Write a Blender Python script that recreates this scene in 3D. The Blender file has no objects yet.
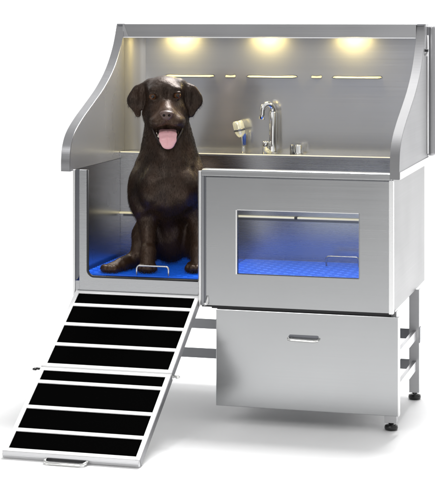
import bpy, bmesh, math, random
import numpy as np
from mathutils import Vector, Matrix

random.seed(7); np.random.seed(7)
scene = bpy.context.scene
COL = scene.collection
R = math.radians

# ------------------------------------------------------------------ helpers
def link(o, parent=None):
    COL.objects.link(o)
    if parent is not None: o.parent = parent
    return o

def obj(name, bm, mat, parent=None, smooth=False, bevel=0.0, seg=2):
    """link a bmesh as ONE mesh object (coordinates already relative to the parent)"""
    bmesh.ops.recalc_face_normals(bm, faces=bm.faces[:])
    me = bpy.data.meshes.new(name); bm.to_mesh(me); bm.free()
    for m in (mat if isinstance(mat, (list, tuple)) else [mat]): me.materials.append(m)
    if smooth:
        for p in me.polygons: p.use_smooth = True
    o = link(bpy.data.objects.new(name, me), parent)
    if bevel:
        b = o.modifiers.new('bevel', 'BEVEL'); b.width = bevel; b.segments = seg
        b.limit_method = 'ANGLE'; b.angle_limit = R(35); b.harden_normals = False
    return o

def thing(name, label, cat, loc=(0, 0, 0), rz=0, group=None):
    o = bpy.data.objects.new(name, None); COL.objects.link(o)
    o.empty_display_size = .05
    o.location = loc; o.rotation_euler = (0, 0, rz)
    o['label'] = label; o['category'] = cat
    if group: o['group'] = group
    return o

def bx(bm, x0, x1, y0, y1, z0, z1, mi=0):
    v = [bm.verts.new(p) for p in ((x0,y0,z0),(x1,y0,z0),(x1,y1,z0),(x0,y1,z0),(x0,y0,z1),(x1,y0,z1),(x1,y1,z1),(x0,y1,z1))]
    for f in ((0,3,2,1),(4,5,6,7),(0,1,5,4),(1,2,6,5),(2,3,7,6),(3,0,4,7)):
        bm.faces.new([v[i] for i in f]).material_index = mi
    return bm
def box(*a): return bx(bmesh.new(), *a)

def prism(bm, pts, vec):
    """closed polygon (3D points) extruded along vec"""
    a = [bm.verts.new(p) for p in pts]; b = [bm.verts.new(Vector(p) + Vector(vec)) for p in pts]
    n = len(pts)
    bm.faces.new(a); bm.faces.new(b[::-1])
    for i in range(n): bm.faces.new((a[i], b[i], b[(i+1) % n], a[(i+1) % n]))
    return bm

def tube(bm, pts, r, n=12, closed=False, caps=True):
    pts = [Vector(p) for p in pts]
    rs = r if isinstance(r, (list, tuple)) else [r]*len(pts)
    m = len(pts); rings = []
    up = None
    for i, p in enumerate(pts):
        if closed: t = pts[(i+1) % m] - pts[i-1]
        else: t = pts[min(i+1, m-1)] - pts[max(i-1, 0)]
        t.normalize()
        if up is None:
            up = t.orthogonal().normalized()
        up = (up - t*up.dot(t)).normalized()
        s = t.cross(up)
        rings.append([bm.verts.new(p + rs[i]*(math.cos(a)*up + math.sin(a)*s)) for a in [2*math.pi*k/n for k in range(n)]])
    rng = range(m) if closed else range(m-1)
    for i in rng:
        A, B = rings[i], rings[(i+1) % m]
        for k in range(n): bm.faces.new((A[k], A[(k+1) % n], B[(k+1) % n], B[k]))
    if caps and not closed:
        bm.faces.new(rings[0][::-1]); bm.faces.new(rings[-1])
    return bm

def lathe(bm, prof, n=32, mtx=None):
    rings = []
    for r, z in prof:
        rings.append([bm.verts.new((r*math.cos(2*math.pi*k/n), r*math.sin(2*math.pi*k/n), z)) for k in range(n)])
    for A, B in zip(rings, rings[1:]):
        for k in range(n): bm.faces.new((A[k], A[(k+1) % n], B[(k+1) % n], B[k]))
    bm.faces.new(rings[0][::-1]); bm.faces.new(rings[-1])
    if mtx is not None:
        vs = [v for ring in rings for v in ring]
        for v in vs: v.co = mtx @ v.co
    return bm

def catmull(P, n=10):
    P = [np.array(p, float) for p in P]; out = []
    Q = [2*P[0]-P[1]] + P + [2*P[-1]-P[-2]]
    for i in range(1, len(Q)-2):
        for k in range(n):
            t = k/n
            out.append(0.5*((2*Q[i]) + (-Q[i-1]+Q[i+1])*t + (2*Q[i-1]-5*Q[i]+4*Q[i+1]-Q[i+2])*t*t + (-Q[i-1]+3*Q[i]-3*Q[i+1]+Q[i+2])*t**3))
    out.append(P[-1]); return out

def loop_handle(x0, x1, y, z0, z1, r, rc=0.012):
    """U-shaped rod standing up from z0 to z1"""
    pts = [(x0, y, z0)]
    for k in range(7):
        a = math.pi - k*math.pi/12; pts.append((x0+rc+rc*math.cos(a), y, z1-rc+rc*math.sin(a)))
    for k in range(7):
        a = math.pi/2 - k*math.pi/12; pts.append((x1-rc+rc*math.cos(a), y, z1-rc+rc*math.sin(a)))
    pts.append((x1, y, z0))
    return pts

# ------------------------------------------------------------------ materials
def newmat(name):
    m = bpy.data.materials.new(name); m.use_nodes = True
    nt = m.node_tree; b = nt.nodes['Principled BSDF']
    return m, nt, b

def steel(name, col=(.60,.61,.62), metallic=1.0, rough=.27, brush=(1.2,1.2,420), bump=.003, var=.04, dvar=.035):
    m, nt, b = newmat(name)
    N = nt.nodes; L = nt.links
    tc = N.new('ShaderNodeNewGeometry'); mp = N.new('ShaderNodeMapping'); mp.inputs['Scale'].default_value = brush
    L.new(tc.outputs['Position'], mp.inputs['Vector'])
    n1 = N.new('ShaderNodeTexNoise'); n1.inputs['Scale'].default_value = 1.0; n1.inputs['Detail'].default_value = 1
    L.new(mp.outputs[0], n1.inputs['Vector'])
    n2 = N.new('ShaderNodeTexNoise'); n2.inputs['Scale'].default_value = 3.5; n2.inputs['Detail'].default_value = 3
    L.new(tc.outputs['Position'], n2.inputs['Vector'])
    r = N.new('ShaderNodeMapRange'); r.inputs['To Min'].default_value = rough-var; r.inputs['To Max'].default_value = rough+var
    L.new(n1.outputs['Fac'], r.inputs['Value'])
    r2 = N.new('ShaderNodeMapRange'); r2.inputs['To Min'].default_value = -.05; r2.inputs['To Max'].default_value = .06
    L.new(n2.outputs['Fac'], r2.inputs['Value'])
    ad = N.new('ShaderNodeMath'); ad.operation = 'ADD'; ad.use_clamp = True
    L.new(r.outputs[0], ad.inputs[0]); L.new(r2.outputs[0], ad.inputs[1]); L.new(ad.outputs[0], b.inputs['Roughness'])
    mx = N.new('ShaderNodeMix'); mx.data_type = 'RGBA'
    mx.inputs[6].default_value = tuple(c*(1-dvar) for c in col)+(1,); mx.inputs[7].default_value = tuple(min(1, c*(1+dvar)) for c in col)+(1,)
    L.new(n1.outputs['Fac'], mx.inputs[0]); L.new(mx.outputs[2], b.inputs['Base Color'])
    bp = N.new('ShaderNodeBump'); bp.inputs['Strength'].default_value = bump; bp.inputs['Distance'].default_value = .002
    L.new(n1.outputs['Fac'], bp.inputs['Height']); L.new(bp.outputs[0], b.inputs['Normal'])
    b.inputs['Metallic'].default_value = metallic
    return m

def plain(name, col, rough=.5, metallic=0, emit=None, es=0, noise=None, bump=0):
    m, nt, b = newmat(name); N = nt.nodes; L = nt.links
    b.inputs['Roughness'].default_value = rough; b.inputs['Metallic'].default_value = metallic
    tc = N.new('ShaderNodeTexCoord'); n = N.new('ShaderNodeTexNoise'); n.inputs['Scale'].default_value = noise or 30
    n.inputs['Detail'].default_value = 5
    L.new(tc.outputs['Object'], n.inputs['Vector'])
    mx = N.new('ShaderNodeMix'); mx.data_type = 'RGBA'
    mx.inputs[6].default_value = tuple(c*.9 for c in col)+(1,); mx.inputs[7].default_value = tuple(min(1, c*1.1) for c in col)+(1,)
    L.new(n.outputs['Fac'], mx.inputs[0]); L.new(mx.outputs[2], b.inputs['Base Color'])
    if emit:
        b.inputs['Emission Color'].default_value = tuple(emit)+(1,); b.inputs['Emission Strength'].default_value = es
    if bump:
        bp = N.new('ShaderNodeBump'); bp.inputs['Strength'].default_value = bump; bp.inputs['Distance'].default_value = .002
        L.new(n.outputs['Fac'], bp.inputs['Height']); L.new(bp.outputs[0], b.inputs['Normal'])
    return m

M = {}
M['steel'] = steel('brushed_steel', col=(.44,.445,.455))
M['door'] = steel('brushed_steel_door', col=(.40,.405,.41), rough=.24, bump=.012, var=.05, dvar=.05)
M['back'] = steel('splash_back_steel', col=(.57,.58,.61), metallic=.68, rough=.18)
M['side'] = steel('side_steel', col=(.52,.52,.53), rough=.30, bump=0)
M['legm'] = steel('leg_steel', col=(.52,.52,.53), metallic=.5, rough=.35, bump=0)
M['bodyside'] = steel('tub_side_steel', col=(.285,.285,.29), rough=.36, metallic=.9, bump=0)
M['dark'] = steel('shaded_steel', col=(.16,.165,.18), rough=.3)  # dark copy of the steel, shade put into its colour
M['edge'] = steel('polished_edge', col=(.80,.80,.80), rough=.25, metallic=.8, bump=0, var=.01, dvar=.01)
M['frame'] = steel('folded_frame_steel', col=(.30,.305,.32), rough=.3)
M['chrome'] = steel('chrome', col=(.82,.82,.80), rough=.10, var=.03, bump=0)
M['alu'] = steel('white_aluminium', col=(.93,.93,.93), rough=.42, metallic=.25, bump=0)
M['aluside'] = steel('aluminium_side', col=(.62,.62,.63), rough=.4, metallic=.7)
M['rampside'] = steel('ramp_side_metal', col=(.26,.26,.27), rough=.35, metallic=.9)
M['rubber'] = plain('black_rubber', (.0015,.0015,.0015), .95, noise=400, bump=.5)
M['rubber'].node_tree.nodes['Principled BSDF'].inputs['Specular IOR Level'].default_value = .0
M['gasket'] = plain('black_gasket', (.008,.008,.01), .5)
M['blue'] = plain('blue_grate_glow', (.008,.11,.72), .3, emit=(.02,.19,1), es=.36)  # emission puts a blue glow into the plastic, which is no lamp
M['blueleft'] = plain('blue_grate_glow_dim', (.008,.11,.72), .3, emit=(.02,.19,1), es=.16)  # same plastic with a weaker painted glow, keeps blue off the dog
M['bluepan'] = plain('blue_tub_floor', (.004,.012,.06), .35, metallic=.3)
M['foot'] = plain('black_foot', (.012,.012,.012), .25)
M['cream'] = plain('lip_painted_glow', (.85,.82,.70), .4, emit=(1,.88,.52), es=.75)  # downlight on the ledge lip put in as emission
M['slot'] = plain('slot_painted_glow', (.85,.80,.62), .35, emit=(1,.90,.58), es=.12)  # lamp light on the slot lips put in as emission
M['lamp'] = plain('warm_lamp_lens', (1,.9,.6), .4, emit=(1,.85,.45), es=3)
M['spray'] = plain('ivory_spray_glow', (.88,.84,.62), .22, metallic=.6, emit=(1,.92,.6), es=.25)  # ivory colour with warm lamp light added as emission
M['bluehose'] = plain('blue_sleeve', (.05,.12,.5), .3)

def glass():
    m = bpy.data.materials.new('window_glass'); m.use_nodes = True
    nt = m.node_tree; nt.nodes.clear(); N = nt.nodes; L = nt.links
    o = N.new('ShaderNodeOutputMaterial'); t = N.new('ShaderNodeBsdfTransparent'); t.inputs[0].default_value = (.93,.95,.97,1)
    g = N.new('ShaderNodeBsdfGlossy'); g.inputs['Roughness'].default_value = .02
    f = N.new('ShaderNodeFresnel'); f.inputs[0].default_value = 1.45
    mx = N.new('ShaderNodeMixShader')
    L.new(f.outputs[0], mx.inputs[0]); L.new(t.outputs[0], mx.inputs[1]); L.new(g.outputs[0], mx.inputs[2]); L.new(mx.outputs[0], o.inputs[0])
    return m
M['glass'] = glass()

# ------------------------------------------------------------------ setting
def setting():
    m = plain('studio_floor_white', (.84,.84,.84), .6, noise=2)
    bm = bmesh.new(); n = 24
    prof = [(-9, 0), (2.2, 0)]
    for k in range(1, n+1):
        a = k/n*math.pi/2; prof.append((2.2+1.4*math.sin(a), 1.4-1.4*math.cos(a)))
    rows = [[bm.verts.new((x, y, z)) for x in (-9, 9)] for y, z in prof]
    for A, B in zip(rows, rows[1:]): bm.faces.new((A[0], A[1], B[1], B[0]))
    o = obj('floor', bm, m, smooth=True); o['kind'] = 'structure'
    mb = plain('studio_backdrop_glow', (.9,.9,.9), .8, emit=(1,1,1), es=.5, noise=1)  # emission put into the backdrop to keep it white
    bm = bmesh.new(); vs = [bm.verts.new(p) for p in ((-9,3.6,1.4),(9,3.6,1.4),(9,3.6,6),(-9,3.6,6))]; bm.faces.new(vs)
    o = obj('backdrop', bm, mb); o['kind'] = 'structure'
setting()

# ------------------------------------------------------------------ the bath
XL, XR = -.63, .60
bath = thing('dog_bath', 'brushed stainless steel dog bath with curved splash hood, glass window and drawer', 'dog bath')

# left wall, right wall, rear wall of the tub
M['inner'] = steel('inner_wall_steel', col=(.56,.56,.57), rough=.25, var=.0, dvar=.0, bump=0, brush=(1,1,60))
obj('side_wall', box(XL+.002, XL+.006, .012, .75, .44, .9240), M['inner'], bath)
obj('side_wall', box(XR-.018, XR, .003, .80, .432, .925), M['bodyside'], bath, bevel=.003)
M['tubback'] = steel('tub_back_steel', col=(.50,.50,.51), rough=.27, bump=0)
obj('tub_back', box(XL+.0065, XR-.018, .55, .565, .47, .945), M['tubback'], bath)
obj('tub_floor', box(XL+.0065, XR-.018, .012, .55, .462, .49), M['bluepan'], bath)
obj('tub_base', box(XL+.004, XR-.02, .012, .74, .436, .460), M['steel'], bath)
# deck ledge that carries the taps, its front lip with painted glow
obj('tap_ledge', box(XL+.0065, XR-.018, .5505, .70, .9455, .953), M['back'], bath)
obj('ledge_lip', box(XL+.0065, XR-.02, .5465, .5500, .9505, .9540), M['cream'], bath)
# rail low on the tub back
rb = bmesh.new(); tube(rb, [(XL+.0065, .542, .702), (XR-.02, .542, .702)], .0040, 10)
M['railm'] = plain('rail_painted_glow', (.80,.76,.62), .35, emit=(1,.88,.52), es=.55)  # warm downlight on the rail painted in by colour and emission
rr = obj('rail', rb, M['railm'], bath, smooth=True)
for x in (-.50, .12):
    jb = bmesh.new(); tube(jb, [(x-.006, .542, .702), (x+.006, .542, .702)], .0055, 12); obj('joint', jb, M['gasket'], rr, smooth=True)
bx_ = box(XL+.02, XR-.018, .5445, .5495, .688, .6975); obj('rail_dark_line', bx_, M['dark'], bath)  # dark strip drawn just below the rail

# opening frame on the left: plate with a rounded cut-out
def rounded_opening():
    x0, x1, z0 = -.575, -.12, .520; r = .026
    cut = [(x0, .926)]
    for k in range(9):
        a = math.pi + k*math.pi/16; cut.append((x0+r+r*math.cos(a), z0+r+r*math.sin(a)))
    cut.append((x1, z0))
    return cut
cut = rounded_opening()
bm = bmesh.new()
# left jamb + sill as one bent plate, front at y=0
poly = [(-.605, .926)] + [(-.605, .450), (-.12, .450)] + [(x, z) for x, z in cut[::-1]]
prism(bm, [(x, .0, z) for x, z in poly], (0, .014, 0))
fr = obj('opening_frame', bm, M['steel'], bath, bevel=.0015)
bm = bmesh.new(); tube(bm, [(x+ (.0035 if z > z0_ else 0), .0035, z) for (x, z), z0_ in [(c, 0) for c in cut]], .0048, 8)
obj('gasket', bm, M['gasket'], fr, smooth=True)
# outer post: bright outer edge, dark groove with rounded foot
obj('corner_post', box(XL, XL+.009, -.004, .014, .447, .926), M['edge'], bath, bevel=.002)
gp = [(XL+.0095, .926), (XL+.0245, .926), (XL+.0245, .535)]
for k in range(1, 9):
    a = -k*math.pi/16; gp.append((XL+.0095+.015*math.cos(a), .535+.030*math.sin(a)))
bm = bmesh.new(); prism(bm, [(x, .004, z) for x, z in gp], (0, .008, 0))
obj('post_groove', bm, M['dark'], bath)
bm = box(XL+.0095, XL+.0245, .002, .006, .450, .503); obj('post_foot', bm, M['steel'], bath)

# hinge plate + hooks for the ramp under the sill
hk = bmesh.new()
tube(hk, [(-.092, -.014, .470), (-.092, -.02, .452), (-.094, -.03, .442), (-.104, -.032, .440)], .006, 10)
obj('hook', hk, M['edge'], bath, smooth=True)
obj('hinge_plate', box(-.118, -.03, -.004, .012, .427, .4345), M['gasket'], bath)

# front door panel with window
DX0, DX1, DZ0, DZ1 = -.128, .598, .436, .940
WX0, WX1, WZ0, WZ1 = .022, .478, .556, .792
def door():
    bm = bmesh.new(); y0, y1 = -.018, .0
    # four strips around the window hole, mitred as one plate: grid of 3x3 minus the middle
    xs = [DX0+.03, WX0, WX1, DX1]; zs = [DZ0, WZ0, WZ1, DZ1-.026]
    v = {}
    for i, x in enumerate(xs):
        for j, z in enumerate(zs):
            for k, y in enumerate((y0, y1)): v[i,j,k] = bm.verts.new((x, y, z))
    for i in range(3):
        for j in range(3):
            if (i, j) == (1, 1): continue
            bm.faces.new([v[i,j,0], v[i+1,j,0], v[i+1,j+1,0], v[i,j+1,0]])
            bm.faces.new([v[i,j,1], v[i,j+1,1], v[i+1,j+1,1], v[i+1,j,1]])
    for i in range(3):
        bm.faces.new([v[i,0,0], v[i,0,1], v[i+1,0,1], v[i+1,0,0]]); bm.faces.new([v[i,3,0], v[i+1,3,0], v[i+1,3,1], v[i,3,1]])
        bm.faces.new([v[0,i,0], v[0,i+1,0], v[0,i+1,1], v[0,i,1]]); bm.faces.new([v[3,i,0], v[3,i,1], v[3,i+1,1], v[3,i+1,0]])
    bm.faces.new([v[1,1,0], v[2,1,0], v[2,1,1], v[1,1,1]]); bm.faces.new([v[1,2,0], v[1,2,1], v[2,2,1], v[2,2,0]])
    bm.faces.new([v[1,1,0], v[1,1,1], v[1,2,1], v[1,2,0]]); bm.faces.new([v[2,1,0], v[2,2,0], v[2,2,1], v[2,1,1]])
    return bm
dr = obj('front_panel', door(), M['door'], bath)
# folded border: left channel and rounded top rim
bm = bmesh.new()
prism(bm, [(DX0, 0, DZ0-.002), (DX0, -.022, DZ0-.002), (DX0+.006, -.030, DZ0-.002), (DX0+.010, -.030, DZ0-.002), (DX0+.013, -.026, DZ0-.002), (DX0+.013, 0, DZ0-.002)], (0, 0, DZ1-DZ0-.004))
le = obj('border_edge', bm, M['edge'], dr)
obj('border_channel', box(DX0+.0135, DX0+.0225, -.022, 0, DZ0-.001, DZ1-.010), M['frame'], dr)
obj('border_channel', box(DX0+.0227, DX0+.0298, -.0195, 0, DZ0-.001, DZ1-.010), M['dark'], dr)
# top rim: rolled profile running the full width, deep enough to be the rim of the tub
prof = [(.020, .915), (-.0215, .915), (-.026, .918), (-.026, .932), (-.022, .939), (-.014, .942), (.020, .942)]
bm = bmesh.new(); prism(bm, [(DX0+.0135, y, z) for y, z in prof], (DX1-DX0-.0135, 0, 0))
obj('top_rim', bm, M['door'], dr, bevel=.0015)
obj('rim_shade_strip', box(DX0+.031, DX1-.002, -.0195, -.0183, .9115, .9135), M['dark'], dr)  # dark strip painting the shade line under the rim
# bright right hem
obj('right_hem', box(DX1-.010, XR+.004, -.0215, .002, DZ0-.004, .9145), M['edge'], dr, bevel=.002)
# window: frame lip and pane
wf = bmesh.new()
bx(wf, WX0-.006, WX0, -.0205, -.002, WZ0-.001, WZ1+.001)
bx(wf, WX0, WX1, -.0205, -.002, WZ1, WZ1+.003)
wfo = obj('window_frame', wf, M['edge'], dr)
wf = bmesh.new(); bx(wf, WX1, WX1+.003, -.0195, -.002, WZ0, WZ1); bx(wf, WX0, WX1, -.0195, -.002, WZ0-.002, WZ0)
obj('window_frame', wf, M['frame'], dr)
obj('pane', box(WX0+.0005, WX1-.0005, -.012, -.009, WZ0+.0005, WZ1-.0005), M['glass'], dr)
# black strip painting the shade in the gap between tub and drawer
obj('gap_shade_strip', box(DX0+.05, XR-.004, -.012, .01, .424, .4335), M['gasket'], bath)

# ---- splash hood
HXL, HXR = -.660, .630
curve = [(-.045, .922), (-.044, .97), (-.030, 1.02), (.012, 1.066), (.10, 1.113), (.22, 1.163), (.355, 1.222), (.475, 1.295), (.565, 1.385), (.618, 1.479)]
cv = catmull(curve, 8)
def hood_side(xs, inner, nm, mat):
    bm = bmesh.new(); pts = [(xs, y, z) for y, z in cv] + [(xs, .70, 1.479), (xs, .70, .9255)]
    prism(bm, pts, (inner, 0, 0)); return obj(nm, bm, mat, bath)
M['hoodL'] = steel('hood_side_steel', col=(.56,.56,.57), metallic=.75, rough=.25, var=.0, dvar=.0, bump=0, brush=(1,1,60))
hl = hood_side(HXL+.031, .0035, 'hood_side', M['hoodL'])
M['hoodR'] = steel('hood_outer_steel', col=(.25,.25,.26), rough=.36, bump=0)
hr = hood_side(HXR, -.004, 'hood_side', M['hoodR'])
def flange(x0, x1, par, mat):
    # ribbon following the curve, turned inward, 3 mm thick
    bm = bmesh.new(); rows = []
    for i, (y, z) in enumerate(cv):
        a = np.array(cv[max(i-1, 0)]); b = np.array(cv[min(i+1, len(cv)-1)]); t = (b-a)/np.linalg.norm(b-a); n = np.array((-t[1], t[0]))
        q = np.array((y, z)); o = q + n*.004
        rows.append([bm.verts.new((x0, *q)), bm.verts.new((x0, *o)), bm.verts.new((x1, *o)), bm.verts.new((x1, *q))])
    for A, B in zip(rows, rows[1:]):
        for k in range(4): bm.faces.new((A[k], A[(k+1) % 4], B[(k+1) % 4], B[k]))
    bm.faces.new(rows[0]); bm.faces.new(rows[-1][::-1])
    return obj('flange', bm, mat, par, bevel=.001)
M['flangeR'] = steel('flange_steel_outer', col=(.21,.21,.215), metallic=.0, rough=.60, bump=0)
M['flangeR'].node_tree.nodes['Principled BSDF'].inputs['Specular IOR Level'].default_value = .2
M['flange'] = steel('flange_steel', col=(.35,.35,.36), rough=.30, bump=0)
flange(HXL-.001, HXL+.0345, hl, M['flange'])
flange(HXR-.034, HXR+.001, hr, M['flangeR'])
# skirts along the bottom of the hood sides, outside the tub
obj('skirt', box(HXR+.0005, HXR+.004, -.045, .72, .922, .948), M['edge'], hr, bevel=.001)
obj('skirt', box(HXR-.026, HXR-.0045, -.046, .02, .922, .945), M['side'], hr)
obj('skirt', box(HXL+.001, HXL+.0305, -.0435, .02, .922, .945), M['side'], hl)
obj('seam', box(HXL+.0346, HXL+.0352, .02, .56, .9235, .9262), M['dark'], hl)
# back wall and canopy
obj('splash_back', box(HXL+.0045, HXR-.0045, .68, .695, .953, 1.478), M['back'], bath)
M['canopy'] = steel('canopy_steel', col=(.40,.40,.41), rough=.3)
bm = bmesh.new(); rc = .07; x0 = HXL+.0347; y0 = .6797
P = [(x0, y0-rc)] + [(x0+rc-rc*math.cos(k*math.pi/24), y0-rc+rc*math.sin(k*math.pi/24)) for k in range(1, 13)]
rows = [[bm.verts.new((x, y, z)) for z in (.9535, 1.473)] for x, y in P]
for A, B in zip(rows, rows[1:]): bm.faces.new((A[0], B[0], B[1], A[1]))
M['cove'] = steel('cove_steel', col=(.46,.46,.47), metallic=.7, rough=.42, var=.0, dvar=.0, bump=0, brush=(1,1,60))
obj('cove', bm, M['cove'], bath, smooth=True)
can = obj('canopy', box(HXL+.030, HXR-.0355, .600, .604, 1.427, 1.479), M['canopy'], bath)
obj('canopy_lip', box(HXL+.030, HXR-.0355, .594, .604, 1.4225, 1.4265), M['alu'], can)
obj('canopy_top', box(HXL+.0045, HXR-.0045, .6045, .6795, 1.474, 1.4785), M['frame'], can)
# slanted gusset at the left end of the canopy
bm = bmesh.new(); prism(bm, [(HXL+.030, .5985, 1.4275), (HXL+.055, .5985, 1.4275), (HXL+.036, .5985, 1.478), (HXL+.030, .5985, 1.478)], (0, .001, 0))
obj('canopy_gusset', bm, M['side'], can)
LX = (-.393, -.025, .330)
for x in LX:
    bm = bmesh.new(); lathe(bm, [(.030, 0), (.034, .004), (.034, .03), (.0, .03)][:3], 28, Matrix.Translation((x, .642, 1.436)))
    lo = obj('lamp', bm, M['chrome'], can, smooth=False)
    bm = bmesh.new(); lathe(bm, [(.001, 0), (.027, 0), (.027, .003), (.001, .003)], 28, Matrix.Translation((x, .642, 1.4325)))
    obj('lens', bm, M['lamp'], lo)
M['column'] = steel('column_steel', col=(.42,.42,.43), rough=.3, bump=0)
# rear column seen past the right hood side, rod and bolt
obj('rear_column', box(HXR-.004, HXR+.026, .700, .795, .948, 1.474), M['column'], bath, bevel=.012, seg=4)
bm = bmesh.new(); tube(bm, [(HXR+.003, .655, .962), (HXR+.003, .655, 1.435)], .0032, 10)
rod = obj('rod', bm, M['alu'], hr, smooth=True)
bm = bmesh.new(); tube(bm, [(HXR+.001, .612, 1.375), (HXR+.011, .612, 1.375)], .006, 12)
obj('bolt', bm, M['gasket'], hr, smooth=False)
bm = bmesh.new(); tube(bm, [(HXR+.001, .608, 1.358), (HXR+.009, .608, 1.358)], .006, 12)
obj('bolt', bm, M['edge'], hr, smooth=False)

# tether slots on the splash back
def slot(xc, hw, z, h, nm):
    bm = bmesh.new(); pts = []
    n = 10
    # shallow scoop: long thin lens, standing proud, sloping face up
    top = [(-1, .1), (-.93, .75), (-.8, .9), (-.4, .75), (.0, .65), (.4, .75), (.82, 1.0), (.95, .9), (1, .2)]
    bot = [(.9, -.3), (.4, -.35), (0, -.35), (-.4, -.35), (-.9, -.3)]
    ring = [(xc+u*hw, z+w*h) for u, w in top+bot]
    a = [bm.verts.new((x, .6795, zz)) for x, zz in ring]
    cx = [bm.verts.new((xc+(x-xc)*.93, .6795-(.010 if zz < z+.0 else .004), z+(zz-z)*.62)) for x, zz in ring]
    m = len(ring)
    for i in range(m): bm.faces.new((a[i], a[(i+1) % m], cx[(i+1) % m], cx[i]))
    bm.faces.new(cx)
    so = obj(nm, bm, M['slot'], bath)
    bm = bmesh.new(); prism(bm, [(xc+(x-xc)*1.03, .6796, z-.0008+(zz-z)*1.5) for x, zz in ring], (0, .0003, 0)); obj('slot_shadow', bm, M['dark'], so)  # dark plate behind the slot paints a shadow outline
    return so
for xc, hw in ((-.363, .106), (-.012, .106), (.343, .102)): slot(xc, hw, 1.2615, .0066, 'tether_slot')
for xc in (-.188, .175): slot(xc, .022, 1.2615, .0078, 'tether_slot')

# taps
fa = thing_part = None
bm = bmesh.new(); lathe(bm, [(.019, 0), (.019, .010), (.0165, .014), (.0150, .05), (.0150, .165), (.012, .172)], 28, Matrix.Translation((.004, .628, .953)))
fc = obj('faucet', bm, M['chrome'], bath, smooth=True, bevel=.0)
pts = [(.004, .628, 1.11)] + [(.004-.018+.018*math.cos(a), .628-.014*(1-math.cos(a)), 1.128+.024*math.sin(a)) for a in [k*math.pi/10 for k in range(11)]] + [(-.033, .600, 1.112), (-.036, .598, 1.092)]
bm = bmesh.new(); tube(bm, pts, [.0135]*10+[.012, .0115, .0115, .013], 16); obj('spout', bm, M['chrome'], fc, smooth=True)
bm = bmesh.new(); lathe(bm, [(.0145, 0), (.0145, .045), (.012, .05)], 24, Matrix.Translation((-.022, .612, .953))); obj('valve_body', bm, M['chrome'], fc, smooth=True)
bm = bmesh.new(); tube(bm, [(.0, .600, .957), (-.010, .585, .968), (-.014, .578, .973)], [.008, .0085, .007], 12); obj('lever', bm, M['spray'], fc, smooth=True)
bm = bmesh.new(); lathe(bm, [(.019, 0), (.019, .004), (.0155, .006), (.0155, .034), (.013, .037)], 28, Matrix.Translation((.112, .628, .953))); obj('valve_knob', bm, M['chrome'], bath, smooth=True)
bm = bmesh.new(); lathe(bm, [(.008, 0), (.008, .034), (.006, .037)], 20, Matrix.Translation((.086, .62, .953))); obj('valve_pin', bm, M['frame'], bath, smooth=True)

# legs, rails, feet
for X0, X1, Y0, Y1 in ((.564, .608, .03, .07), (.574, .614, .55, .59), (-.61, -.57, .55, .59), (-.61, -.57, .03, .07)):
    bm = bmesh.new()
    t = .004
    if X0 > 0:
        bx(bm, X0, X1, Y0, Y0+t, .028, .435); bx(bm, X1-t, X1, Y0+t, Y1, .028, .435)
    else:
        bx(bm, X0, X1, Y0, Y0+t, .028, .435); bx(bm, X0, X0+t, Y0+t, Y1, .028, .435)
    lg = obj('leg', bm, M['legm'], bath, bevel=.001)
    bm = bmesh.new(); lathe(bm, [(.016, 0), (.0235, .003), (.0250, .010), (.0235, .018), (.014, .022), (.010, .022), (.010, .030)], 28, Matrix.Translation(((X0+X1)/2, (Y0+Y1)/2-.005, 0)))
    obj('foot', bm, M['foot'], lg, smooth=True)
for z in (.238, .118):
    obj('rail', box(.588, .6035, .0345, .5495, z, z+.036), M['side'], bath, bevel=.001)
    obj('rail', box(-.6055, -.592, .0345, .5495, z, z+.036), M['side'], bath, bevel=.001)
    obj('rail', box(-.5695, .5735, .557, .561, z, z+.040), M['frame'], bath, bevel=.001)
# braces on rear leg
obj('bracket', box(.6145, .6165, .55, .59, .225, .285), M['dark'], bath)

# ---- drawer
dz0, dz1 = .066, .4235
bm = bmesh.new(); bx(bm, -.058, .624, -.024, -.006, dz0, dz1)
M['drawer'] = steel('drawer_steel', col=(.38,.385,.39), rough=.17, var=.04, bump=.010, dvar=.05)
dw = obj('drawer', bm, M['drawer'], bath, bevel=.0018)
obj('drawer_box', box(-.02, .50, -.0055, .44, .095, .41), M['frame'], dw)
obj('drawer_hem', box(.6215, .6255, -.0255, .004, dz0, dz1), M['edge'], dw)
bm = bmesh.new()
hp = [(.222, -.024, .330), (.219, -.034, .330), (.221, -.043, .329), (.230, -.046, .327)] + [(.230+k*.0116, -.046, .327-.0003*k) for k in range(1, 8)] + [(.321, -.046, .326), (.329, -.043, .327), (.331, -.034, .329), (.328, -.024, .329)]
tube(bm, hp, .0048, 12); dh = obj('handle', bm, M['chrome'], dw, smooth=True)
bm = bmesh.new()
def pill(x0, x1, z0, z1, y, n=8):
    r = (z1-z0)/2; zc = (z0+z1)/2; P = []
    for k in range(n+1):
        a = math.pi/2+k*math.pi/n; P.append((x0+r+r*math.cos(a), y, zc+r*math.sin(a)))
    for k in range(n+1):
        a = -math.pi/2+k*math.pi/n; P.append((x1-r+r*math.cos(a), y, zc+r*math.sin(a)))
    return P
prism(bm, pill(.219, .330, .3315, .3425, -.0262), (0, .002, 0)); obj('recess_shade', bm, M['dark'], dw)  # dark plate painted in for the shade of a handle recess

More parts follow.
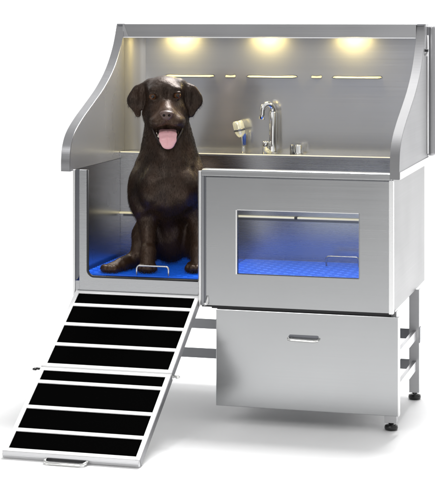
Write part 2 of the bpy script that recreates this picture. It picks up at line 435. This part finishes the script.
# ------------------------------------------------------------------ blue floor grates (lift out)
def grate(x0, x1, y0, y1, label, hx0, hx1, hy, group, blue):
    t = thing('floor_grate', label, 'floor grate', ((x0+x1)/2, (y0+y1)/2, .491), 0, group)
    cx, cy = (x0+x1)/2, (y0+y1)/2
    bm = bmesh.new(); z0, z1 = .034, .038
    ny = int((y1-y0)/.026); sy = (y1-y0)/ny
    for j in range(ny+1):
        yy = y0+j*sy
        bx(bm, x0-cx, x1-cx, yy-.0055-cy, yy+.0055-cy, z0, z1)
    for j in range(ny):
        ya, yb = y0+j*sy+.0056-cy, y0+(j+1)*sy-.0056-cy
        off = .033 if j % 2 else 0
        x = x0+off+.004
        while x < x1-.006:
            bx(bm, x-cx, x+.016-cx, ya, yb, z0+.0005, z1-.0005); x += .066
    obj('slatted_top', bm, blue, t)
    for sx in (x0+.02, x1-.03): obj('runner', box(sx-cx, sx+.012-cx, y0-cy, y1-cy, 0, .0335), blue, t)
    bm = bmesh.new(); tube(bm, loop_handle(hx0-cx, hx1-cx, hy-cy, .030, .038+.037, .0032), .0036, 10)
    h = obj('handle', bm, M['side'], t, smooth=True)
    return t
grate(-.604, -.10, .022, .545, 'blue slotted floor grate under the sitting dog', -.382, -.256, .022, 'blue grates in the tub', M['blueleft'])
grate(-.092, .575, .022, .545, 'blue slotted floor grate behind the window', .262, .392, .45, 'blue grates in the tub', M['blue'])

# ------------------------------------------------------------------ hand shower
hs = thing('hand_shower', 'hand shower with ivory head standing on the ledge left of the faucet', 'shower head', (-.119, .628, .953))
bm = bmesh.new(); tube(bm, [(0, 0, 0), (0, 0, .03), (-.002, 0, .085)], [.008, .0075, .009], 14); obj('stem', bm, M['chrome'], hs, smooth=True)
bm = bmesh.new(); tube(bm, [(.005, -.006, .032), (.004, -.006, .078)], [.0065, .0085], 14); obj('sleeve', bm, M['bluehose'], hs, smooth=True)
mt = Matrix.Translation((-.013, -.01, .088)) @ Matrix.Rotation(R(-14), 4, 'Y')
bm = bmesh.new(); lathe(bm, [(.009, -.024), (.016, -.016), (.022, 0), (.0225, .016), (.022, .036), (.018, .043)], 28, mt); hd = obj('head', bm, M['spray'], hs, smooth=True)
bm = bmesh.new(); lathe(bm, [(.0228, .000), (.0245, .002), (.0245, .007), (.0228, .009)], 28, mt); obj('band', bm, M['frame'], hd, smooth=True)

# ------------------------------------------------------------------ ramp
rp = thing('ramp', 'folding white metal ramp with black rubber treads hooked below the tub opening', 'ramp', (-.615, -.006, .470))
Lr = .83; W = .49
dv = Vector((0, -.7, -.446)).normalized(); nv = Vector((0, -.446, .7)).normalized(); xv = Vector((1, 0, 0))
shear = -.014/.83
def rpt(x, t, n): return tuple(Vector((x+shear*t, 0, 0)) + dv*t + nv*n)
def rbox(bm, x0, x1, t0, t1, n0, n1):
    v = [bm.verts.new(rpt(x, t, n)) for x, t, n in ((x0,t0,n0),(x1,t0,n0),(x1,t1,n0),(x0,t1,n0),(x0,t0,n1),(x1,t0,n1),(x1,t1,n1),(x0,t1,n1))]
    for f in ((0,3,2,1),(4,5,6,7),(0,1,5,4),(1,2,6,5),(2,3,7,6),(3,0,4,7)): bm.faces.new([v[i] for i in f])
sec = [(.004, .410, [.082, .188, .296]), (.418, .822, [.489, .613, .723])]
for i, (t0, t1, strips) in enumerate(sec):
    bm = bmesh.new(); tk = .026
    rbox(bm, 0, .016, t0, t1, -tk, 0); rbox(bm, W-.016, W, t0, t1, -tk, 0)
    rbox(bm, .016, W-.016, t0, t0+.014, -.012, -.0005); rbox(bm, .016, W-.016, t1-.014, t1, -.012, -.0005)
    for s in strips: rbox(bm, .016, W-.016, s-.0075, s+.0075, -.012, .0005)
    fr_ = obj('ramp_section', bm, M['alu'], rp, bevel=.001)
    bm = bmesh.new(); rbox(bm, W+.0003, W+.002, t0, t1, -tk-.003, -.004); obj('side_rail', bm, M['rampside'], fr_)
    bm = bmesh.new(); rbox(bm, -.002, -.0003, t0, t1, -tk-.003, -.004); obj('side_rail', bm, M['rampside'], fr_)
    edges = [t0+.014] + sum([[s-.0075, s+.0075] for s in strips], []) + [t1-.014]
    for a, b in zip(edges[::2], edges[1::2]):
        bm = bmesh.new(); rbox(bm, .0165, W-.0165, a, b, -.012, -.003); obj('tread', bm, M['rubber'], fr_)
    bm = bmesh.new(); rbox(bm, .0165, W-.0165, t0, t1, -.018, -.0125); obj('deck', bm, M['alu'], fr_)
# front nose of the ramp
bm = bmesh.new()
P = [Vector(rpt(0, .8225, -.001)), Vector(rpt(0, .8225, -.026)), Vector(rpt(0, .836, -.0215)), Vector(rpt(0, .836, -.006))]
prism(bm, [tuple(p) for p in P], (W, 0, 0)); ns = obj('ramp_nose', bm, M['aluside'], rp, bevel=.002)
ny = rpt(0, .8375, 0)[1]; nz = rpt(0, .836, -.02)[2]
bm = bmesh.new(); prism(bm, [(.150, ny, -.4640), (.150, ny, -.4545), (.295, ny, -.4545), (.295, ny, -.4640)], (0, .004, 0)); obj('recess_shade', bm, M['gasket'], ns)  # black plate stands in for the shade inside the handle recess
bm = bmesh.new(); tube(bm, [(.148, ny+.006, -.4575), (.150, ny-.014, -.4590), (.156, ny-.024, -.4622), (.170, ny-.028, -.4640), (.275, ny-.028, -.4640), (.289, ny-.024, -.4622), (.295, ny-.014, -.4590), (.297, ny+.006, -.4575)], .0050, 12)
obj('handle', bm, M['chrome'], ns, smooth=True)
for x, sgn in ((W+.002, 1), (-.002, -1)):
    bm = bmesh.new(); a = Vector(rpt(x, .412, -.016)); tube(bm, [a, a+Vector((sgn*.018, 0, 0)), a+Vector((sgn*.026, -.004, 0)), a+Vector((sgn*.027, -.012, 0)), a+Vector((sgn*.016, -.014, 0))], .0045, 10)
    obj('hinge_pin', bm, M['chrome'] if sgn > 0 else M['foot'], rp, smooth=True)

# ------------------------------------------------------------------ the dog (signed distance field -> surface nets)
def sdf_capsule(P, a, b, ra, rb, sc=(1, 1, 1)):
    s = np.array(sc); a = np.array(a)/s; b = np.array(b)/s
    Q = P/s; ba = b-a; pa = Q-a; h = np.clip((pa@ba)/max(ba@ba, 1e-9), 0, 1)
    d = np.linalg.norm(pa-h[..., None]*ba, axis=-1)
    return (d-(ra+(rb-ra)*h))*min(sc)
def sdf_ell(P, c, r, rot=None):
    Q = P-np.array(c)
    if rot is not None: Q = Q@np.array(rot)
    r = np.array(r); k0 = np.linalg.norm(Q/r, axis=-1); k1 = np.linalg.norm(Q/(r*r), axis=-1)
    return k0*(k0-1)/np.maximum(k1, 1e-6)
def sdf_tri(P, a, b, c, th):
    a, b, c = map(np.array, (a, b, c)); ba, cb, ac = b-a, c-b, a-c; n = np.cross(ba, ac)
    pa, pb, pc = P-a, P-b, P-c
    def dot2(v): return (v*v).sum(-1)
    ins = (np.sign((pa@np.cross(ba, n)))+np.sign((pb@np.cross(cb, n)))+np.sign((pc@np.cross(ac, n)))) < 2
    def e(p, v): return dot2(v*np.clip((p@v)/(v@v), 0, 1)[..., None]-p)
    d1 = np.minimum(np.minimum(e(pa, ba), e(pb, cb)), e(pc, ac)); d2 = (pa@n)**2/(n@n)
    return np.sqrt(np.where(ins, d1, d2))-th

class Field:
    def __init__(s, lo, hi, h):
        s.lo = np.array(lo, np.float32); s.h = h; s.n = np.ceil((np.array(hi)-np.array(lo))/h).astype(int)+1
        s.D = np.full(s.n, .05, np.float32)
    def _sub(s, lo, hi, pad):
        i0 = np.clip(np.floor((np.array(lo)-pad-s.lo)/s.h).astype(int), 0, s.n-1); i1 = np.clip(np.ceil((np.array(hi)+pad-s.lo)/s.h).astype(int)+1, 1, s.n)
        ax = [s.lo[k]+s.h*np.arange(i0[k], i1[k]) for k in range(3)]
        P = np.stack(np.meshgrid(*ax, indexing='ij'), -1).astype(np.float32)
        return tuple(slice(i0[k], i1[k]) for k in range(3)), P
    def add(s, f, lo, hi, k=.02):
        sl, P = s._sub(lo, hi, .03+k); d = f(P); D = s.D[sl]
        hh = np.clip(.5+.5*(D-d)/k, 0, 1); s.D[sl] = (D*(1-hh)+d*hh)-k*hh*(1-hh)
    def cut(s, f, lo, hi, k=.008):
        sl, P = s._sub(lo, hi, .02+k); d = -f(P); D = s.D[sl]
        hh = np.clip(.5-.5*(D-d)/k, 0, 1); s.D[sl] = (D*(1-hh)+d*hh)+k*hh*(1-hh)
    def cap(s, a, b, ra, rb, k=.02, sc=(1, 1, 1), cut=False):
        r = max(ra, rb)*max(sc); lo = np.minimum(a, b)-r; hi = np.maximum(a, b)+r
        (s.cut if cut else s.add)(lambda P: sdf_capsule(P, a, b, ra, rb, sc), lo, hi, k)
    def ell(s, c, r, k=.02, rot=None, cut=False):
        m = max(r); lo = np.array(c)-m; hi = np.array(c)+m
        (s.cut if cut else s.add)(lambda P: sdf_ell(P, c, r, rot), lo, hi, k)
    def tri(s, a, b, c, th, k=.012):
        q = np.array((a, b, c)); s.add(lambda P: sdf_tri(P, a, b, c, th), q.min(0)-th, q.max(0)+th, k)
    def mesh(s, name):
        D = s.D; S = D < 0
        c = [S[i:S.shape[0]-1+i, j:S.shape[1]-1+j, k:S.shape[2]-1+k] for i in (0, 1) for j in (0, 1) for k in (0, 1)]
        cnt = sum(x.astype(np.int8) for x in c); cell = (cnt > 0) & (cnt < 8)
        idx = np.argwhere(cell); vid = np.full(cell.shape, -1, np.int64); vid[cell] = np.arange(len(idx))
        acc = np.zeros((len(idx), 3)); w = np.zeros(len(idx))
        corner = [(i, j, k) for i in (0, 1) for j in (0, 1) for k in (0, 1)]
        V = {q: D[idx[:, 0]+q[0], idx[:, 1]+q[1], idx[:, 2]+q[2]] for q in corner}
        for q in corner:
            for ax in range(3):
                if q[ax]: continue
                p = list(q); p[ax] = 1; p = tuple(p); a, b = V[q], V[p]; m = (a < 0) != (b < 0)
                t = np.where(m, a/np.where(m, a-b, 1), 0)
                pt = np.tile(np.array(q, float), (len(idx), 1)); pt[:, ax] += t
                acc[m] += pt[m]; w[m] += 1
        vco = (idx+acc/w[:, None])*s.h+s.lo
        F = []
        for ax in range(3):
            u, v = (ax+1) % 3, (ax+2) % 3
            sa = [slice(None)]*3; sb = [slice(None)]*3; sa[ax] = slice(0, -1); sb[ax] = slice(1, None)
            A, B = S[tuple(sa)], S[tuple(sb)]; E = np.argwhere(A != B)
            E = E[(E[:, u] > 0) & (E[:, v] > 0) & (E[:, u] < S.shape[u]-1) & (E[:, v] < S.shape[v]-1)]
            def g(du, dv):
                e = E.copy(); e[:, u] += du; e[:, v] += dv; return vid[e[:, 0], e[:, 1], e[:, 2]]
            q = np.stack([g(-1, -1), g(0, -1), g(0, 0), g(-1, 0)], 1); fl = A[E[:, 0], E[:, 1], E[:, 2]]
            q[~fl] = q[~fl][:, ::-1]; F.append(q)
        F = np.concatenate(F); F = F[(F >= 0).all(1)]
        me = bpy.data.meshes.new(name); me.from_pydata(vco.tolist(), [], F.tolist()); me.update()
        for p in me.polygons: p.use_smooth = True
        return me

# dog-local space: x to the viewer's right, y away from the viewer, z up, origin on the grate
DOG = thing('dog', 'chocolate brown labrador sitting in the bath opening with its tongue out', 'dog', (-.332, .215, .5295), R(15.2))
def build_dog():
    f = Field((-.28, -.26, -.012), (.26, .42, .80), .0034)
    c, e, t = f.cap, f.ell, f.tri
    # trunk
    e((.018, .02, .350), (.136, .112, .140), .03)
    e((.020, -.045, .300), (.095, .080, .095), .03)
    c((.018, .06, .30), (.012, .27, .16), .125, .125, .04)
    e((.02, .085, .20), (.085, .085, .12), .03)
    e((-.036, -.088, .315), (.060, .050, .075), .020); e((.076, -.088, .315), (.060, .050, .075), .020)
    c((.01, .30, .07), (.06, .40, .035), .045, .02, .03)          # root of the tail
    # shoulders
    e((-.082, -.005, .300), (.058, .075, .115), .035); e((.118, -.005, .300), (.058, .075, .115), .035)
    # neck
    c((.008, -.005, .62), (.018, .03, .42), .074, .118, .03)
    c((.012, -.035, .56), (.020, -.06, .36), .058, .080, .035)
    # forelegs
    for sx, px_, k in ((-1, 0, 0), (1, .0, 0)):
        x0 = .022+(-.080 if sx < 0 else .110)
        c((x0, -.02, .27), (x0+sx*.004, -.025, .17), .050, .034, .03)
        c((x0+sx*.004, -.025, .18), (x0+sx*.002, -.085, .075), .033, .0245, .02)
        c((x0+sx*.002, -.085, .080), (x0+sx*.002, -.105, .030), .0285, .027, .015)
        fx = x0+(-.004 if sx < 0 else -.012)
        for i, (dx, dy, rr_) in enumerate(((-.025, -.118, .0135), (-.009, -.134, .0150), (.009, -.134, .0150), (.025, -.118, .0135))):
            c((fx+dx*.6, -.095, .024), (fx+dx, dy, .016), .018, rr_, .006)
            e((fx+dx, dy-.004, .021), (.0125, .014, .014), .004)
    # belly between the legs, dark hollow
    e((.02, .10, .11), (.085, .08, .10), .03)
    # hind legs (haunches and feet splayed to the sides)
    e((-.072, .10, .105), (.056, .115, .095), .03); e((.130, .10, .105), (.060, .115, .095), .03)
    c((-.088, .02, .10), (-.098, -.02, .055), .040, .032, .02)
    c((-.100, .04, .035), (-.165, -.075, .026), .032, .027, .02)
    for dx, dy in ((-.060, -.030), (-.052, -.045), (-.036, -.056), (-.018, -.058)):
        c((-.165+dx*.25, -.085, .024), (-.168+dx, -.085+dy*.75, .015), .019, .0135, .006)
        e((-.168+dx, -.089+dy*.75, .020), (.0125, .0135, .013), .004)
    c((.15, .03, .10), (.155, -.03, .05), .042, .034, .02)
    c((.14, .03, .035), (.17, -.07, .024), .032, .026, .02)
    # ---- head
    e((.006, -.050, .672), (.076, .086, .072), .02)               # skull
    e((.004, -.058, .704), (.073, .066, .047), .02)               # crown
    e((-.034, -.112, .699), (.020, .016, .010), .024); e((.049, -.112, .702), (.020, .016, .010), .024)   # brows
    e((-.040, -.058, .605), (.040, .060, .048), .025); e((.056, -.058, .605), (.040, .060, .048), .025)   # cheeks
    c((.008, -.095, .652), (.015, -.172, .622), .033, .0245, .02)  # bridge
    e((.016, -.165, .606), (.040, .050, .030), .018)              # muzzle
    e((-.014, -.165, .584), (.033, .046, .028), .016); e((.047, -.165, .584), (.033, .046, .028), .016)   # flews
    e((-.026, -.130, .578), (.028, .040, .030), .018); e((.058, -.130, .578), (.028, .040, .030), .018)
    e((-.020, -.100, .625), (.035,.045,.04), .02); e((.040, -.100, .625), (.035,.045,.04), .02)
    # eye sockets
    e((-.0405, -.140, .6745), (.0155, .015, .0120), .008, cut=True); e((.0545, -.138, .6785), (.0155, .015, .0120), .008, cut=True)
    e((.008, -.142, .690), (.007, .016, .022), .014, cut=True)    # median furrow
    # lower jaw
    c((.010, -.070, .555), (.018, -.158, .492), .040, .022, .012, sc=(1.25, 1, .7))
    c((-.030, -.075, .560), (-.008, -.150, .505), .022, .0125, .010); c((.056, -.075, .560), (.040, -.150, .505), .022, .0125, .010)
    # mouth cavity
    f.ell((.017, -.175, .5500), (.050, .062, .0165), .008, cut=True)
    f.ell((.017, -.135, .5360), (.033, .050, .0210), .006, cut=True)
    # lids
    for x_, z_ in ((-.0405, .6745), (.0545, .6785)):
        e((x_, -.1275, z_+.0118), (.0155, .0080, .0038), .006)
        e((x_, -.1265, z_-.0125), (.0140, .0075, .0034), .006)
    # ears: soft hanging flaps
    for s_, ox in ((-1, 0), (1, .006)):
        def m(x): return (x if s_ < 0 else .008-x)+ox*0
        c((m(-.058), -.050, .722), (m(-.100), -.044, .700), .017, .013, .020)
        e((m(-.100), -.048, .686), (.026, .0095, .027), .016)
        e((m(-.113), -.050, .660), (.029, .0080, .033), .012)
        c((m(-.110), -.054, .645), (m(-.099), -.062, .600), .0205, .0095, .012, sc=(1.1, .45, 1))
        e((m(-.084), -.062, .668), (.016, .012, .044), .007)
    return f.mesh('dog_body')

# coat material: world-space tint by height, muzzle and legs a little lighter
def coat():
    m, nt, b = newmat('chocolate_coat'); N = nt.nodes; L = nt.links
    g = N.new('ShaderNodeNewGeometry'); n = N.new('ShaderNodeTexNoise'); n.inputs['Scale'].default_value = 14; n.inputs['Detail'].default_value = 6
    L.new(g.outputs['Position'], n.inputs['Vector'])
    cr = N.new('ShaderNodeValToRGB'); cr.color_ramp.elements[0].position = .32; cr.color_ramp.elements[1].position = .72
    cr.color_ramp.elements[0].color = (.005, .0026, .0016, 1); cr.color_ramp.elements[1].color = (.025, .0120, .0066, 1)
    L.new(n.outputs['Fac'], cr.inputs[0])
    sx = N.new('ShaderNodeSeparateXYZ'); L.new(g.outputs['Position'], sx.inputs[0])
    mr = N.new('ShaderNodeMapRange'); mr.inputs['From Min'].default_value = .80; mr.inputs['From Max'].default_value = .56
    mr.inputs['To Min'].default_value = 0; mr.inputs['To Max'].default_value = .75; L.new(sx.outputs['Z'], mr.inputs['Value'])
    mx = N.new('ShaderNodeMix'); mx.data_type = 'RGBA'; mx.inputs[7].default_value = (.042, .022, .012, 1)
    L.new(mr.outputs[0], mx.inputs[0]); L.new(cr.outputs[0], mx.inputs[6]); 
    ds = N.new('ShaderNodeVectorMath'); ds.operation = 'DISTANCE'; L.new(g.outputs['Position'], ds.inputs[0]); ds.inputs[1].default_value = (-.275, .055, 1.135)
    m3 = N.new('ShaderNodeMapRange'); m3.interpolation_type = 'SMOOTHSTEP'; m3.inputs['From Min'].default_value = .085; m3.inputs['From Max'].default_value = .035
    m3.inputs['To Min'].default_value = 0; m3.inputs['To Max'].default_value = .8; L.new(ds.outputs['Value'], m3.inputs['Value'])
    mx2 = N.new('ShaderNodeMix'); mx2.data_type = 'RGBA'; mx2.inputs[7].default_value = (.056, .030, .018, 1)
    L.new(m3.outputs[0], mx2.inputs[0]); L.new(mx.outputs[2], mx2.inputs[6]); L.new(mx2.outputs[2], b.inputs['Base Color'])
    b.inputs['Roughness'].default_value = .36; b.inputs['Specular IOR Level'].default_value = .46; b.inputs['Specular Tint'].default_value = (1, .80, .68, 1)
    mp = N.new('ShaderNodeMapping'); mp.inputs['Scale'].default_value = (420, 420, 60); L.new(g.outputs['Position'], mp.inputs['Vector'])
    n2 = N.new('ShaderNodeTexNoise'); n2.inputs['Scale'].default_value = 1; n2.inputs['Detail'].default_value = 4; L.new(mp.outputs[0], n2.inputs['Vector'])
    bp = N.new('ShaderNodeBump'); bp.inputs['Strength'].default_value = .5; bp.inputs['Distance'].default_value = .002
    L.new(n2.outputs['Fac'], bp.inputs['Height']); L.new(bp.outputs[0], b.inputs['Normal'])
    return m
M['coat'] = coat()
def ruffle(me):
    rng = np.random.RandomState(3); n = len(me.vertices)
    co = np.empty(n*3); me.vertices.foreach_get('co', co); co = co.reshape(-1, 3)
    no = np.empty(n*3); me.vertex_normals.foreach_get('vector', no); no = no.reshape(-1, 3)
    def fbm(freq, zs, m):
        v = np.zeros(n)
        for _ in range(m):
            k = rng.normal(size=3)*freq; k[2] *= zs; v += np.sin(co@k+rng.uniform(0, 6.28)+1.5*np.sin(co@(rng.normal(size=3)*freq*.6)))
        return v/math.sqrt(m)
    z = co[:, 2]; body_w = np.clip((.52-z)/.08, 0, 1)*np.clip((z-.05)/.06, 0, 1)
    d = fbm(34, .55, 10)*.0026*body_w + fbm(70, .5, 10)*.0010*(body_w*.8+.12) + fbm(330, .3, 14)*.00035
    co += no*d[:, None]; me.vertices.foreach_set('co', co.ravel()); me.update()
me = build_dog(); ruffle(me); me.materials.append(M['coat']); hm = M['coat'].copy(); hm.name = 'chocolate_hair'; me.materials.append(hm)
hb = hm.node_tree.nodes['Principled BSDF']; hb.inputs['Specular IOR Level'].default_value = .26; hb.inputs['Roughness'].default_value = .42
body = link(bpy.data.objects.new('body', me), DOG)
sm = body.modifiers.new('smooth', 'SMOOTH'); sm.factor = .5; sm.iterations = 2

FUR = True
if FUR:
    ps = body.modifiers.new('fur', 'PARTICLE_SYSTEM').particle_system.settings
    ps.type = 'HAIR'; ps.count = 60000; ps.hair_length = .0032; ps.hair_step = 3; ps.display_step = 2; ps.render_step = 3
    ps.emit_from = 'FACE'; ps.use_modifier_stack = True; ps.use_advanced_hair = True; ps.distribution = 'RAND'
    ps.normal_factor = .0010; ps.object_align_factor = (0, -.0003, -.0026); ps.factor_random = .0006
    ps.length_random = .4; ps.root_radius = .45; ps.tip_radius = .08; ps.radius_scale = .0010
    ps.child_type = 'NONE'; ps.material = 2; ps.use_hair_bspline = False
    scene.render.hair_type = 'STRIP' if hasattr(scene.render, 'hair_type') else scene.render.hair_type

# face parts
M['nose'] = plain('nose_leather', (.075,.042,.034), .35, noise=500, bump=.4)
M['nostril'] = plain('nostril_dark', (.004,.003,.003), .6)
M['eye'] = plain('amber_eye', (.080,.032,.012), .04)
M['eye'].node_tree.nodes['Principled BSDF'].inputs['Specular IOR Level'].default_value = .3
M['pupil'] = plain('pupil', (.004,.003,.003), .05)
M['eyewhite'] = plain('eye_white', (.55,.42,.38), .2)
M['mouth'] = plain('mouth_dark', (.022,.006,.006), .4)
M['tongue'] = plain('pink_tongue', (.66,.36,.38), .28, noise=160, bump=.35)
M['tongue'].node_tree.nodes['Principled BSDF'].inputs['Subsurface Weight'].default_value = .15
M['lip'] = plain('dark_lip', (.014,.007,.006), .25)
M['tooth'] = plain('ivory_tooth', (.75,.70,.60), .25)

def smallfield(lo, hi, h, fn, name, mat, parent):
    f = Field(lo, hi, h); fn(f); me = f.mesh(name); me.materials.append(mat)
    return link(bpy.data.objects.new(name, me), parent)
def nosef(f):
    f.ell((.016, -.212, .6135), (.0275, .017, .0140), .008); f.ell((.016, -.212, .6035), (.0190, .016, .0155), .010)
    f.ell((.006, -.2255, .6085), (.0048, .008, .0042), .003, cut=True); f.ell((.026, -.2255, .6085), (.0048, .008, .0042), .003, cut=True)
    f.cap((.016, -.230, .606), (.016, -.230, .590), .0014, .0014, .002, cut=True)
nose = smallfield((-.02, -.24, .58), (.05, -.18, .635), .0012, nosef, 'nose', M['nose'], body)
nose.name = 'nose'
for x in (.006, .026):
    bm = bmesh.new(); bmesh.ops.create_uvsphere(bm, u_segments=12, v_segments=8, radius=1)
    for v in bm.verts: v.co = Vector((x, -.2205, .6085)) + Vector((v.co.x*.0046, v.co.y*.003, v.co.z*.004))
    obj('nostril', bm, M['nostril'], nose, smooth=True)
def sphere(c, r, u=24, v=16):
    bm = bmesh.new(); bmesh.ops.create_uvsphere(bm, u_segments=u, v_segments=v, radius=1)
    r = r if isinstance(r, tuple) else (r, r, r)
    for w in bm.verts: w.co = Vector(c) + Vector((w.co.x*r[0], w.co.y*r[1], w.co.z*r[2]))
    return bm
for c in ((-.0405, -.1225, .6745), (.0545, -.1215, .6785)):
    c = (c[0], c[1]-.0015, c[2]); ey = obj('eye', sphere(c, .0140), M['eye'], body, smooth=True)
    obj('pupil', sphere((c[0]+.0008, c[1]-.0101, c[2]), (.0072, .0048, .0072)), M['pupil'], ey, smooth=True)
    s = -1 if c[0] < 0 else 1
def tonguef(f):
    pts = [(.017, -.110, .548), (.018, -.150, .546), (.019, -.180, .535), (.020, -.195, .512), (.020, -.194, .492)]
    ws = [.028, .030, .0325, .030, .020]
    for (a, b), (wa, wb) in zip(zip(pts, pts[1:]), zip(ws, ws[1:])):
        n = 6
        for k in range(n+1):
            u = k/n; p = tuple(a[i]+(b[i]-a[i])*u for i in range(3)); w = wa+(wb-wa)*u
            dx = abs(b[2]-a[2]) > abs(b[1]-a[1])
            f.ell(p, (w, .008 if dx else .012, .013 if dx else .007), .006)
    f.cap((.019, -.155, .560), (.020, -.206, .540), .0022, .0022, .004, cut=True)
    f.cap((.020, -.2065, .535), (.0205, -.2065, .495), .0020, .0012, .005, cut=True)
smallfield((-.03, -.23, .46), (.07, -.08, .575), .0016, tonguef, 'tongue', M['tongue'], body)
def mouthf(f):
    f.ell((.017, -.120, .5445), (.0385, .045, .024), .004)
smallfield((-.04, -.18, .51), (.07, -.06, .58), .002, mouthf, 'mouth_lining', M['mouth'], body)
for p in ((-.024, -.158, .527), (-.017, -.172, .520)):
    bm = bmesh.new(); lathe(bm, [(.0042, 0), (.0036, .006), (.0012, .013)], 10, Matrix.Translation(p)); obj('tooth', bm, M['tooth'], body, smooth=True)
P_ = [(-.041, -.112, .566), (-.036, -.140, .548), (-.022, -.170, .522), (-.004, -.184, .502), (.018, -.188, .494), (.040, -.184, .502), (.057, -.170, .522), (.070, -.140, .548), (.075, -.112, .566)]
bm = bmesh.new(); tube(bm, catmull(P_, 5), .0052, 10); obj('lip', bm, M['lip'], body, smooth=True)
# claws
for bx0, ys in ((-.062, -.144), (.120, -.144)):
    for dx in (-.025, -.009, .009, .025):
        bm = bmesh.new(); tube(bm, [(bx0+dx, ys+(.012 if abs(dx) > .02 else -.002), .012), (bx0+dx, ys-.008+(.012 if abs(dx) > .02 else -.002), .004)], [.0035, .0012], 8)
        obj('claw', bm, M['nostril'], body, smooth=True)

# ------------------------------------------------------------------ light
w = bpy.data.worlds.new('World'); scene.world = w; w.use_nodes = True
nt = w.node_tree; N = nt.nodes; L = nt.links; bg = N['Background']
tc = N.new('ShaderNodeTexCoord'); sx = N.new('ShaderNodeSeparateXYZ'); L.new(tc.outputs['Generated'], sx.inputs[0])
# studio surround: bright overhead, medium to the right, dimmer in front and to the left
def mr(sock, a, b, c, d):
    n = N.new('ShaderNodeMapRange'); n.interpolation_type = 'SMOOTHSTEP'
    for k, v in zip(('From Min', 'From Max', 'To Min', 'To Max'), (a, b, c, d)): n.inputs[k].default_value = v
    L.new(sock, n.inputs['Value']); return n.outputs[0]
up = mr(sx.outputs['Z'], .0, .9, .0, .35); rt = mr(sx.outputs['X'], -.2, 1, .0, .32)
a1 = N.new('ShaderNodeMath'); L.new(up, a1.inputs[0]); L.new(rt, a1.inputs[1])
a2 = N.new('ShaderNodeMath'); L.new(a1.outputs[0], a2.inputs[0]); a2.inputs[1].default_value = .33
L.new(a2.outputs[0], bg.inputs['Strength']); bg.inputs['Color'].default_value = (1, 1, 1, 1)

def area(name, loc, target, size, power, col=(1, 1, 1), sy=None):
    l = bpy.data.lights.new(name, 'AREA'); l.energy = power; l.color = col; l.size = size
    if sy: l.shape = 'RECTANGLE'; l.size_y = sy
    o = link(bpy.data.objects.new(name, l)); o.location = loc
    o.rotation_euler = (Vector(target)-Vector(loc)).to_track_quat('-Z', 'Y').to_euler()
    return o
area('overhead_softbox', (.25, 1.5, 4.3), (0, .0, 0), 1.3, 290)
area('background_fill', (0, 2.7, 4.4), (0, 2.8, 0), 2.6, 55)  # added light that whitens the floor and backdrop behind
area('front_strip_fill', (.7, -7.2, 1.2), (.3, 0, .7), 1.6, 16, sy=2.4)  # added light, brightens the right part of the front panel's reflection
area('front_softbox', (-1.2, -4.2, 3.4), (-.2, 0, .8), 1.6, 45)
for x in LX:
    l = area('canopy_lamp', (x, .650, 1.4315), (x, .668, 1.2), .135, .55, (1, .77, .26), .02)
    l = area('canopy_lamp', (x, .640, 1.4315), (x, .650, 1.2), .03, .30, (1, .80, .32), .03)

# ------------------------------------------------------------------ camera
cam = bpy.data.cameras.new('camera'); co = link(bpy.data.objects.new('camera', cam))
co.location = (1.589, -6.0652, 1.5); co.rotation_euler = (R(90), 0, R(15.2))
cam.sensor_width = 36; cam.lens = 36*1687/495; cam.shift_y = -228.5/495; cam.clip_end = 100
scene.camera = co
scene.view_settings.view_transform = 'Standard'; scene.view_settings.look = 'None'
scene.view_settings.exposure = 0; scene.view_settings.gamma = 1
scene.render.resolution_x = 900; scene.render.resolution_y = 1024
scene.render.film_transparent = False
